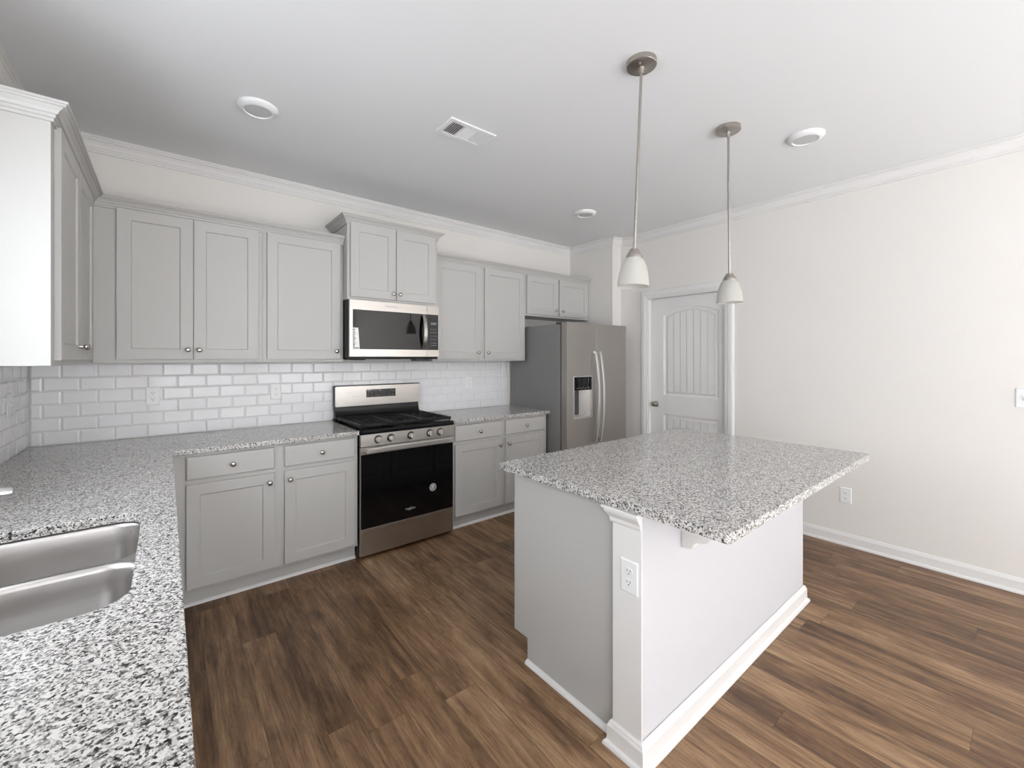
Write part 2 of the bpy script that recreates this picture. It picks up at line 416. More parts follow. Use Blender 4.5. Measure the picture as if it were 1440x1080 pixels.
# uppers of the back wall
upper('wall_cabinet', .296, 1.130, UB, UT, UF, 'grey double-door wall cabinet in the corner left of the single-door one', [(.396, .749, 1.415, 2.285), (.752, 1.106, 1.415, 2.285)], [(.722, 1.474), (.780, 1.474)])
upper('wall_cabinet', 1.131, 1.668, UB, UT, UF, 'grey single-door wall cabinet directly left of the microwave', [(1.157, 1.644, 1.415, 2.285)], [(1.612, 1.474)])
mc = upper('wall_cabinet', 1.670, 2.430, 1.864, 2.452, -.383, 'short raised grey cabinet with its own crown above the microwave', [(1.690, 2.047, 1.885, 2.441), (2.053, 2.401, 1.885, 2.441)], [(2.020, 1.930), (2.079, 1.930)])
upper('wall_cabinet', 2.432, 3.508, UB, UT, UF, 'tall grey two-door wall cabinet between microwave and fridge', [(2.458, 2.942, 1.415, 2.285), (2.986, 3.483, 1.415, 2.285)], [(2.902, 1.474), (3.016, 1.474)])
upper('wall_cabinet', 3.509, 4.498, 1.862, UT, UF, 'short grey two-door cabinet above the fridge', [(3.522, 3.966, 1.881, 2.285), (3.999, 4.470, 1.881, 2.285)], [(3.930, 1.937), (4.035, 1.937)])
# upper on the left wall
t = thing('wall_cabinet', (.14, -.7, UB), 'grey wall cabinet on the left wall with a brightly lit end panel', 'cabinet')
b = MB(); b.box(.001, .293, -1.372, -.001, UB, UT); b.build('carcass', M['cab'], t, bevel=.0012)
left_cab = t
shaker(face_px(.293), -1.315, -.868, 1.415, 2.285, t, (-.900, 1.474), 'x')
shaker(face_px(.293), -.864, -.420, 1.415, 2.285, t, (-.830, 1.474), 'x')
# cabinet crowns
def ccrown(z): return [(0, z-.028), (.007, z-.028), (.007, z-.017), (.012, z-.015), (.013, z-.004), (.019, z-.002), (.024, z+.008), (.036, z+.020), (.043, z+.022), (.044, z+.028), (.050, z+.029), (.050, z+.038), (0.0, z+.038)]
def crown(path, z, label):
    b = MB(); b.moulding(path, ccrown(z)); o = b.build('cabinet_crown', M['cab']); tag(o, label, 'moulding'); return o
e = .0008
b = MB(); b.moulding([(.002, -1.372-e), (.293+e, -1.372-e), (.293+e, UF-e)], ccrown(UT)); b.build('crown', M['cab'], left_cab)
crown([(.295, UF-e), (1.668, UF-e)], UT, 'grey crown strip topping the cabinets left of the microwave')
crown([(2.432, UF-e), (4.498, UF-e)], UT, 'grey crown strip topping the cabinets from microwave to above the fridge')
b = MB(); b.moulding([(1.670-e, -.002), (1.670-e, -.383-e), (2.430+e, -.383-e), (2.430+e, -.002)], [(o_, z) for o_, z in ccrown(2.452)]); b.build('crown', M['cab'], mc)

# base cabinets
CT, CB = .914, .884
def base(x0, x1, label, cols, toe_x0=None):
    t = thing('base_cabinet', ((x0+x1)/2, -.3, 0), label, 'cabinet')
    b = MB(); b.box(x0, x1, -.606, -.012, .100, CB-.0005); b.build('carcass', M['cab'], t, bevel=.0012)
    b = MB(); b.box(x0, x1, -.553, -.012, .0005, .0995); b.build('toe_kick', M['cab'], t)
    b = MB(); b.moulding([(toe_x0 or x0, -.5535), (x1, -.5535)], [(0, .0005), (.018, .0005), (.017, .007), (.013, .013), (.007, .017), (0, .018)]); b.build('shoe_moulding', M['trim'], t)
    for a, c, ks in cols:
        drawer(face_my(-.606), a, c, .734, .864, t)
        shaker(face_my(-.606), a, c, .118, .707, t, ((c-.029) if ks > 0 else (a+.029), .652))
    return t
base(.626, 1.668, 'grey two-door two-drawer base cabinet left of the stove', [(.705, 1.146, 1), (1.203, 1.645, -1)])
base(2.434, 3.508, 'grey two-door two-drawer base cabinet between stove and fridge', [(2.463, 2.946, 1), (2.993, 3.474, -1)])
# sink run, faces the room; open inside for the bowls
def sink_run(y0, y1, label, doors):
    t = thing('base_cabinet', (.3, (y0+y1)/2, 0), label, 'cabinet'); mp = face_px(.588)
    b = MB(); b.box(.012, .588, y0, y0+.018, .1, CB-.0005).box(.012, .588, y1-.018, y1, .1, CB-.0005).box(.012, .588, y0+.018, y1-.018, .1, .118).box(.573, .588, y0+.018, y1-.018, .118, CB-.0005).box(.012, .022, y0+.018, y1-.018, .118, CB-.0005)
    b.build('carcass', M['cab'], t)
    b = MB(); b.box(.012, .535, y0, y1, .0005, .0995); b.build('toe_kick', M['cab'], t)
    n = len(doors)
    for a, c, ks in doors: 
        shaker(mp, a, c, .118, .707, t, ((c-.029) if ks > 0 else (a+.029), .652), 'x')
        drawer(mp, a, c, .734, .864, t, 'x')
sink_run(-1.62, -.630, 'grey base cabinet under the counter between corner and sink', [(-1.60, -1.13, 1), (-1.11, -.66, -1)])
sink_run(-2.53, -1.622, 'grey sink base cabinet under the double bowl sink', [(-2.51, -2.085, 1), (-2.067, -1.64, -1)])
sink_run(-3.30, -2.532, 'grey base cabinet under the near end of the counter', [(-3.28, -2.93, 1), (-2.90, -2.55, -1)])

# ------------------------------------------------------------------ worktops
def rrect(x0, x1, y0, y1, r, n=8):
    pts = []
    for cx, cy, a0 in ((x1-r, y1-r, 0), (x0+r, y1-r, 90), (x0+r, y0+r, 180), (x1-r, y0+r, 270)):
        for i in range(n+1):
            a = math.radians(a0+90*i/n); pts.append((cx+r*math.cos(a), cy+r*math.sin(a)))
    return pts
def slab(outer, holes=(), z0=CB, z1=CT):
    b = MB(); bm = b.bm; tops = []
    E = []; rings = []
    for pts in [outer]+list(holes):
        vt = [bm.verts.new((x, y, z1)) for x, y in pts]; vb = [bm.verts.new((x, y, z0)) for x, y in pts]
        n = len(pts)
        for i in range(n):
            j = (i+1) % n; bm.faces.new((vt[i], vt[j], vb[j], vb[i]))
        rings.append((vt, vb))
    for k in (0, 1):
        ed = [bm.edges.get((r[k][i], r[k][(i+1) % len(r[k])])) for r in rings for i in range(len(r[k]))]
        bmesh.ops.triangle_fill(bm, edges=ed, use_beauty=True)
    return b
SX0, SX1, SY0, SY1 = .115, .556, -2.415, -1.722
hole = rrect(SX0, SX1, SY0, SY1, .075)
b = slab([(.002, -3.32), (.646, -3.32), (.646, -.646), (1.668, -.646), (1.668, -.002), (.002, -.002)], [hole])
tag(b.build('countertop', M['granite'], bevel=.003), 'L-shaped speckled grey granite worktop around the sink and corner', 'countertop')
b = slab([(2.432, -.646), (3.522, -.646), (3.522, -.002), (2.432, -.002)])
tag(b.build('countertop', M['granite'], bevel=.003), 'short speckled granite worktop between stove and fridge', 'countertop')
IX0, IX1, IY0, IY1 = 1.881, 3.536, -3.049, -1.963
b = slab(rrect(IX0, IX1, IY0, IY1, .012, 4))
tag(b.build('countertop', M['granite'], bevel=.004), 'large rectangular speckled granite slab on the island', 'countertop')

# ------------------------------------------------------------------ sink and faucet
def sink():
    t = thing('kitchen_sink', (.33, -2.07, .884), 'stainless steel double bowl undermount sink set in the left worktop', 'sink')
    ym = -2.072
    b = MB()
    for y0, y1 in ((ym+.0115, SY1+.004), (SY0-.004, ym-.0115)):
        x0, x1 = SX0-.004, SX1+.004
        loops = []
        for ins, z in ((-.0085, .8824), (-.005, .8815), (-.001, .877), (.002, .868), (.004, .80), (.008, .72), (.016, .700), (.034, .688), (.075, .684)):
            r = max(.02, .075-ins*.3)
            loops.append([(x, y, z) for x, y in rrect(x0+ins, x1-ins, y0+ins, y1-ins, r)])
        b.loft(loops, cap0=False)
    o = b.build('bowls', M['sink'], t, smooth=True, angle=60)
    hs = [rrect(SX0-.011, SX1+.011, y0-.007, y1+.007, .077) for y0, y1 in ((ym+.0115, SY1+.004), (SY0-.004, ym-.0115))]
    b = slab(rrect(SX0-.03, SX1+.0095, SY0-.03, SY1+.03, .09), hs, .8795, .8823); b.build('rim', M['sink'], t)
    for y in (-1.89, -2.25):
        b = MB(); b.lathe([(.001, .6845), (.030, .6845), (.040, .6875), (.045, .6865), (.045, .6846)], (.33, y, 0), 'z', 28, cap0=False, cap1=False)
        b.build('drain', M['chrome'], t, smooth=True)
    f = thing('faucet', (.062, -2.05, .914), 'chrome kitchen faucet behind the sink, spout tip at the left edge', 'faucet')
    b = MB(); b.lathe([(.030, .9142), (.030, .922), (.024, .928), (.021, .96), (.020, 1.03), (.016, 1.045), (0, 1.05)], (.062, -2.05, 0), 'z', 24); b.build('body', M['chrome'], f, smooth=True)
    b = MB(); b.tube([(.062, -2.05, 1.015), (.11, -2.032, 1.055), (.17, -2.012, 1.082), (.24, -1.988, 1.088), (.294, -1.970, 1.083), (.309, -1.965, 1.082), (.314, -1.9635, 1.0815)], [.014, .0145, .016, .0175, .0175, .0145, .006], 20); b.build('spout', M['chrome'], f, smooth=True)
    b = MB(); b.tube([(.062, -2.05, 1.045), (.05, -2.07, 1.075), (.03, -2.11, 1.10)], [.009, .008, .007], 12); b.build('lever', M['chrome'], f, smooth=True)
sink()

# ------------------------------------------------------------------ tiled backsplash, each tile with its bevelled edge
TW, TH, G = .1524, .0762, .0022
def tiles(b, mp, u0, u1, z0, z1, vertical=False, phase=0):
    tw, th = (TH, TW) if vertical else (TW, TH)
    row = 0; z = z0+G/2
    while z < z1-.006:
        zt = min(z+th, z1-G/2)
        off = 0 if row % 2 == 0 else (0 if vertical else (tw+G)/2)
        u = u0-off+phase
        while u > u0: u -= tw+G
        while u < u1-.004:
            a, c = max(u, u0)+G/2, min(u+tw, u1)-G/2
            if c-a > .006:
                bw = min(.0075, (c-a)/3, (zt-z)/3)
                f = lambda i, d: [mp(a+i, d, z+i), mp(c-i, d, z+i), mp(c-i, d, zt-i), mp(a+i, d, zt-i)]
                b.loft([f(0, .0042), f(0, .0056), f(bw, .0082)], cap0=False)
            u += tw+G
        z = zt+G; row += 1
t = thing('tile_backsplash', (1.75, -.001, CT), 'glossy white subway tiles along the back wall above the worktop', 'backsplash')
b = MB(); mp = face_my(0); tiles(b, mp, .010, 3.426, CT+.001, UB-.001, phase=.05); tiles(b, mp, 3.428, 3.505, CT+.001, UB-.001, True); b.build('tiles', M['tile'], t)
b = MB(); b.box(.002, 3.505, .0005, .0045, CT+.0005, UB-.0005, mp); b.build('grout', M['grout'], t)
t = thing('tile_backsplash', (.001, -.7, CT), 'glossy white subway tiles on the left wall beside the corner', 'backsplash')
b = MB(); mp = face_px(0); tiles(b, mp, -1.372, -.010, CT+.001, UB-.001, phase=.03); tiles(b, mp, -3.3, -1.374, CT+.001, CT+.079); b.build('tiles', M['tile'], t)
b = MB(); b.box(-1.372, -.010, .0005, .0045, CT+.0005, UB-.0005, mp).box(-3.3, -1.373, .0005, .0045, CT+.0005, CT+.08, mp); b.build('grout', M['grout'], t)

# ------------------------------------------------------------------ outlets and switches
def outlet(mp, u, z, label, d0=0, axis='-y', duplex=True, wide=.072, name='wall_outlet', cat='outlet'):
    t = thing(name, mp(u, d0, z), label, cat); hh = .117/2; hw = wide/2
    b = MB()
    def rect(i, d): return [mp(u-hw+i, d0+d, z-hh+i), mp(u+hw-i, d0+d, z-hh+i), mp(u+hw-i, d0+d, z+hh-i), mp(u-hw+i, d0+d, z+hh-i)]
    b.loft([rect(0, .0004), rect(0, .003), rect(.004, .0055)]); b.build('plate', M['plastic'], t)
    if duplex:
        for s in (-1, 1):
            zc = z+s*.0195
            b = MB(); P = []
            for i in range(24):
                a = 2*PI*i/24; P.append((u+.0165*math.cos(a), zc+max(-.0125, min(.0125, .0165*math.sin(a)))))
            b.prism(P, lambda q, v, k: mp(q, d0+.005+k*.0022, v)); o = b.build('socket', M['plastic'], t)
            b = MB()
            for q, w_, h_ in ((-.0062, .0011, .0042), (.0062, .0011, .0034)): b.box(u+q-w_, u+q+w_, d0+.0070, d0+.0075, zc+.003-h_, zc+.003+h_, mp)
            b.box(u-.0022, u+.0022, d0+.0070, d0+.0075, zc-.0098, zc-.0058, mp)
            b.build('slots', M['slot'], o)
    else:
        n = max(1, round((wide-.03)/.046))
        for k in range(n):
            uc = u+(k-(n-1)/2)*.046
            b = MB(); b.prism([(d0+.0050, z-.012), (d0+.0075, z-.011), (d0+.016, z+.006), (d0+.014, z+.010), (d0+.0050, z+.012)], lambda d, v, q: mp(uc-.005+.010*q, d, v)); b.build('toggle', M['plastic'], t)
    return t
outlet(face_my(0), .551, 1.176, 'white outlet on the tiles left, under the corner cabinet', .0085)
outlet(face_my(0), 1.263, 1.171, 'white outlet on the tiles just left of the stove', .0085)
outlet(face_my(0), 3.002, 1.178, 'white outlet on the tiles between stove and fridge', .0085)
outlet(face_px(0), -.415, 1.19, 'white switch plate on the left wall tiles near the corner', .0085, 'x', False, name='light_switch', cat='switch')
outlet(face_mx(XB), -2.693, .377, 'white outlet low on the right wall behind the island', 0, '-x')
outlet(face_mx(XB), -3.582, 1.181, 'white switch plate on the right wall at the picture edge', 0, '-x', False, .118, 'light_switch', 'switch')

# ------------------------------------------------------------------ kitchen island
PX0, PX1, PY0, PY1 = 1.906, 3.529, -2.745, -2.629
def island():
    t = thing('kitchen_island', (2.73, -2.4, 0), 'grey and white kitchen island base under a granite slab', 'island')
    b = MB(); b.prism([(-2.627, .0005), (-2.110, .0005), (-2.110, .112), (-2.015, .112), (-2.015, CB-.001), (-2.627, CB-.001)], lambda y, z, k: (1.936+k*.018, y, z)); b.build('end_panel', M['cab'], t, bevel=.001)
    b = MB(); b.box(1.9545, 3.528, -2.627, -2.034, .112, CB-.001); b.build('carcass', M['cab'], t)
    b = MB(); b.box(1.9545, 3.528, -2.627, -2.110, .0005, .1115); b.build('toe_kick', M['cab'], t)
    n = 3; w = (3.528-1.9545)/n
    for k in range(n):
        a, c = 1.9545+k*w+.02, 1.9545+(k+1)*w-.02
        drawer(face_py(-2.034), a, c, .734, .864, t, 'y'); shaker(face_py(-2.034), a, c, .118, .707, t, (a+.03 if k % 2 else c-.03, .652), 'y')
    b = MB(); b.box(PX0, PX1, PY0, PY1, .0005, CB-.001); o = b.build('knee_wall', M['plaster'], t); o['label'] = 'white painted half wall'
    b = MB(); b.box(PX0-.006, PX0-.0004, PY0-.002, PY1+.004, .0005, CB-.0015); b.build('end_trim', M['trim'], t, bevel=.001)
    cap = [(0, CB-.062), (.004, CB-.062), (.007, CB-.055), (.008, CB-.042), (.014, CB-.034), (.022, CB-.022), (.024, CB-.012), (.030, CB-.010), (.030, CB-.0015), (0, CB-.0015)]
    b = MB(); b.moulding([(PX0+.02, PY1+.0045), (PX0-.0065, PY1+.0045), (PX0-.0065, PY0-.002)], cap, 1); b.build('capital', M['trim'], t)
    bb = [(0, .0005), (.027, .0005), (.027, .006), (.024, .014), (.015, .020), (.0145, .072), (.010, .080), (.009, .086), (.005, .091), (0, .093)]
    b = MB(); b.moulding([(PX0+.02, PY1+.0045), (PX0-.0065, PY1+.0045), (PX0-.0065, PY0-.0025), (PX1+.0005, PY0-.0025), (PX1+.0005, PY1)], bb, 1); b.build('baseboard', M['trim'], t)
    b = MB(); b.moulding([(1.9355, -2.112), (1.9355, PY1+.03)], [(0, .0005), (.018, .0005), (.017, .007), (.013, .013), (.007, .017), (0, .018)], 1); b.build('shoe_moulding', M['trim'], t)
    pr = [(0, CB-.001), (.215, CB-.001), (.215, CB-.025), (.195, CB-.030), (.165, CB-.055), (.130, CB-.105), (.105, CB-.140), (.085, CB-.150), (.060, CB-.155), (.050, CB-.165), (.043, CB-.182), (.025, CB-.188), (0, CB-.188)]
    for x in (2.189, 3.20):
        b = MB(); b.prism(pr, lambda q, z, k: (x-.024+.048*k, PY0-.0005-q, z)); b.build('corbel', M['trim'], t, bevel=.003)
    return t
island()
outlet(face_mx(PX0-.006), -2.699, .648, 'white outlet on the white end of the island', 0, '-x')

# ------------------------------------------------------------------ gas range
def gas_range():
    x0, x1 = 1.6745, 2.4275
    t = thing('gas_range', ((x0+x1)/2, -.35, 0), 'stainless gas stove with black glass oven door between the base cabinets', 'stove')
    b = MB(); b.box(x0, x1, -.615, -.012, .035, .900); b.build('body', M['black'], t)
    for x in (x0+.05, x1-.05):
        for y in (-.56, -.07): b = MB(); b.lathe([(.018, 0.0005), (.018, .0345)], (x, y, 0), 'z', 12); b.build('foot', M['black'], t)
    # cooktop
    b = MB(); b.prism([(-.655, .884), (-.657, .905), (-.648, .918), (-.625, .920), (-.615, .910), (-.09, .910), (-.075, .932), (-.012, .932), (-.012, .9005), (-.615, .9005), (-.615, .884)], lambda y, z, k: (x0-.002+(x1-x0+.004)*k, y, z)); b.build('cooktop', M['black'], t, bevel=.0015)
    for bx, by, r in ((1.83, -.49, .045), (1.83, -.23, .036), (2.05, -.36, .05), (2.272, -.49, .05), (2.272, -.23, .034)):
        b = MB(); b.lathe([(r+.008, .9102), (r+.008, .918), (r, .921), (r, .927), (r*.9, .930), (0, .931)], (bx, by, 0), 'z', 24); b.build('burner', M['iron'], t, smooth=True)
    for k in range(3):
        a = x0+.006+k*(x1-x0-.012)/3+.001; c = x0+.006+(k+1)*(x1-x0-.012)/3-.001
        b = MB(); zt0, zt1 = .930, .950
        ya, yb = -.628, -.098
        b.box(a, a+.018, ya, yb, zt0, zt1).box(c-.018, c, ya, yb, zt0, zt1).box(a+.018, c-.018, ya, ya+.018, zt0, zt1).box(a+.018, c-.018, yb-.018, yb, zt0, zt1)
        ym = (ya+yb)/2; b.box(a+.018, c-.018, ym-.008, ym+.008, zt0, zt1)
        xm = (a+c)/2
        for yc in ((ya+ym)/2, (ym+yb)/2):
            b.box(xm-.007, xm+.007, yc+.035, yc+.105, zt0, zt1).box(xm-.007, xm+.007, yc-.105, yc-.035, zt0, zt1)
            b.box(a+.018, xm-.035, yc-.007, yc+.007, zt0, zt1).box(xm+.035, c-.018, yc-.007, yc+.007, zt0, zt1)
            for s in (-1, 1):
                b.box(a+.018, xm-.022, yc+s*.062-.006, yc+s*.062+.006, zt0, zt1).box(xm+.022, c-.018, yc+s*.062-.006, yc+s*.062+.006, zt0, zt1)
        for fx in (a+.004, c-.016):
            for fy in (ya+.004, yb-.016): b.box(fx, fx+.012, fy, fy+.012, .9103 if fy > -.6 else .9203, zt0)
        b.build('grate', M['iron'], t, bevel=.003)
    # control panel, slightly tipped back
    pf = lambda z: -.652+(.883-z)*-.06
    b = MB(); b.prism([(-.6155, .797), (-.655, .797), (-.650, .8835), (-.6155, .8835)], lambda y, z, k: (x0+.002+(x1-x0-.004)*k, y, z)); b.build('control_panel', M['steel'], t, bevel=.002)
    tilt = Matrix.Rotation(math.radians(3.3), 3, 'X')
    base_R = Matrix(((1, 0, 0), (0, 0, -1), (0, 1, 0)))
    for kx in (1.800, 1.896, 2.054, 2.212, 2.303):
        b = MB(); c = (kx, -.6535, .842)
        b.lathe([(.0225, .004), (.022, .010), (.0215, .024), (.019, .027), (0, .0275)], c, '-y', 28)
        k = b.build('knob', M['handle_steel'], t, smooth=True)
        b = MB(); b.lathe([(.0285, .0005), (.0285, .003), (.0255, .0055), (0, .0056)], c, '-y', 28); b.build('skirt_shade', M['black'], k, smooth=True)  # ring coloured black to stand in for the shadow around the knob
        b = MB(); b.box(kx-.005, kx+.005, c[1]-.036, c[1]-.0265, .842-.019, .842+.019); b.build('grip', M['handle_steel'], k, bevel=.002)
    # oven door
    b = MB(); b.box(x0+.002, x1-.002, -.645, -.617, .222, .792); d = b.build('oven_door', M['steel'], t, bevel=.002)
    b = MB(); b.box(x0+.004, x1-.004, -.650, -.6452, .224, .742); g = b.build('glass_panel', M['glass'], d, bevel=.001); g['label'] = 'black glass oven front'
    b = MB()
    hx0, hx1 = x0+.032, x1-.032
    b.prism([(-.692, .752), (-.699, .758), (-.699, .790), (-.692, .796), (-.683, .796), (-.678, .790), (-.678, .758), (-.683, .752)], lambda y, z, k: (hx0+(hx1-hx0)*k, y, z))
    for x in (hx0+.004, hx1-.030): b.box(x, x+.026, -.6785, -.6452, .760, .788)
    b.build('handle', M['handle_steel'], d, bevel=.002)
    b = MB(); b.lathe([(.0305, 0), (.0305, .0006)], (2.242, -.6503, .415), '-y', 32); s = b.build('sticker', M['dimmark'], d); s['label'] = 'round silver sticker on the glass'
    b = MB(); b.lathe([(.024, 0), (.026, .0008), (.027, .0008), (.028, 0)], (2.242, -.6509, .415), '-y', 32, cap0=False, cap1=False)
    b.box(2.229, 2.254, -.6514, -.6510, .420, .431).box(2.236, 2.247, -.6514, -.6510, .402, .418).box(2.226, 2.233, -.6514, -.6510, .404, .415)
    b.build('print', M['mark'], s)
    mt = Matrix.Translation((2.052, -.6505, .291)) @ Matrix.Rotation(PI/2, 4, 'X')
    lg = text_mesh('logo', 'Whirlpool', .020, M['mark'], d, mt, .0003, .95)
    b = MB(); P = []
    R = [(.016*math.cos(a), .009*math.sin(a)) for a in [2*PI*i/28 for i in range(22)]]
    b.tube([(2.052+u*1.3+.002, -.6507, .291+v+u*.35) for u, v in R], .0009, 6); b.build('swirl', M['mark'], lg)
    # drawer
    b = MB(); b.box(x0+.002, x1-.002, -.648, -.617, .030, .218); b.build('storage_drawer', M['steel'], t, bevel=.003)
    # backguard
    b = MB(); b.prism([(-.085, .9325), (-.060, .96), (-.050, 1.0), (-.050, 1.024), (-.012, 1.024), (-.012, .9325)], lambda y, z, k: (x0+.006+(x1-x0-.012)*k, y, z)); b.build('vent_rail', M['black'], t, smooth=True, angle=30)
    b = MB(); b.box(x0, x1, -.064, -.012, 1.0245, 1.197); g = b.build('backguard', M['grey_plastic'], t, bevel=.006)
    b = MB()
    P = rrect(x0+.004, x1-.004, 1.026, 1.190, .012, 5); b.prism(P, lambda u, v, k: (u, -.0645-k*.003, v)); f = b.build('fascia', M['steel'], g)
    b = MB(); b.box(1.932, 2.191, -.0690, -.0676, 1.091, 1.158); ds = b.build('display', M['glass'], f)
    b = MB()
    for u, v, w in ((1.955, 1.148, .012), (1.985, 1.135, .008), (2.05, 1.148, .02), (2.15, 1.148, .01), (2.17, 1.135, .012), (1.955, 1.105, .014), (1.98, 1.105, .008), (2.04, 1.108, .014), (2.075, 1.108, .018), (2.135, 1.106, .012), (2.165, 1.106, .012), (2.14, 1.13, .006), (1.985, 1.122, .006)):
        b.box(u-w/2, u+w/2, -.0694, -.0691, v-.003, v+.003)
    b.build('symbols', M['dimmark'], ds)
gas_range()

# ------------------------------------------------------------------ microwave
def microwave():
    x0, x1, z0, z1 = 1.6735, 2.4265, 1.414, 1.862
    t = thing('microwave', (2.05, -.2, z0), 'stainless over-the-range microwave with a bowed handle above the stove', 'microwave')
    b = MB(); b.box(x0, x1, -.399, -.012, z0+.012, z1); b.build('body', M['black'], t, bevel=.002)
    b = MB(); b.box(x0+.01, x1-.01, -.41, -.03, z0, z0+.0115).box(1.72, 1.84, -.3, -.15, z0-.006, z0-.0002); b.build('underside', M['black'], t, bevel=.002)
    b = MB(); b.box(2.24, 2.36, -.37, -.27, z0-.016, z0-.0005); b.build('task_light', M['grey_plastic'], t, bevel=.002)
    xs = 2.311
    b = MB(); b.box(x0, xs-.0012, -.4225, -.4, z0+.018, z1); d = b.build('door', M['steel'], t, bevel=.003)
    b = MB(); b.box(1.698, xs-.0014, -.4245, -.4228, 1.490, 1.787); g = b.build('glass_panel', M['glass'], d, bevel=.001); g['label'] = 'black glass window'
    b = MB(); b.box(xs+.0012, x1, -.4225, -.4, z0+.018, z1); c = b.build('control_column', M['steel'], t, bevel=.003)
    b = MB(); b.box(xs+.0014, 2.417, -.4245, -.4228, 1.490, 1.787); k = b.build('keypad', M['glass'], c, bevel=.001)
    b = MB(); b.box(2.345, 2.398, -.4250, -.4247, 1.700, 1.722)
    for i in range(4):
        for j in range(3): b.box(2.343+j*.022, 2.355+j*.022, -.4250, -.4247, 1.660-i*.028, 1.667-i*.028)
    for z in (1.545, 1.525): b.box(2.343, 2.352, -.4250, -.4247, z, z+.006).box(2.362, 2.398, -.4250, -.4247, z, z+.006)
    b.build('symbols', M['dimmark'], k)
    b = MB()
    pts = []
    for i in range(13):
        s = i/12; z = 1.500+.282*s; dd = .4245+.012+.040*math.sin(PI*s)**.8; pts.append((dd, z))
    loops = [[(2.262, -dd, z), (2.290, -dd, z), (2.290, -dd+.010, z), (2.262, -dd+.010, z)] for dd, z in pts]
    b.loft(loops)
    for z in (1.500, 1.770): b.box(2.264, 2.288, -.430, -.4247, z, z+.012)
    b.build('handle', M['steel'], d, bevel=.002)
    mt = Matrix.Translation((2.0, -.4228, 1.826)) @ Matrix.Rotation(PI/2, 4, 'X')
    text_mesh('logo', 'WHIRLPOOL', .015, M['dimmark'], d, mt, .0002, 1.15)
    b = MB(); b.prism([(1.699, 1.493), (1.749, 1.493), (1.738, 1.650), (1.699, 1.650)], lambda u, v, q: (u, -.4252+q*.0004, v)); s = b.build('sticker', M['label'], d); s['label'] = 'white paper label on the glass'
    b = MB()
    for i in range(11): b.box(1.700, 1.712+(i % 3)*.003, -.4257, -.4254, 1.508+i*.0125, 1.5135+i*.0125)
    b.box(1.702, 1.742, -.4257, -.4254, 1.497, 1.502)
    b.build('print', M['slot'], s)
microwave()

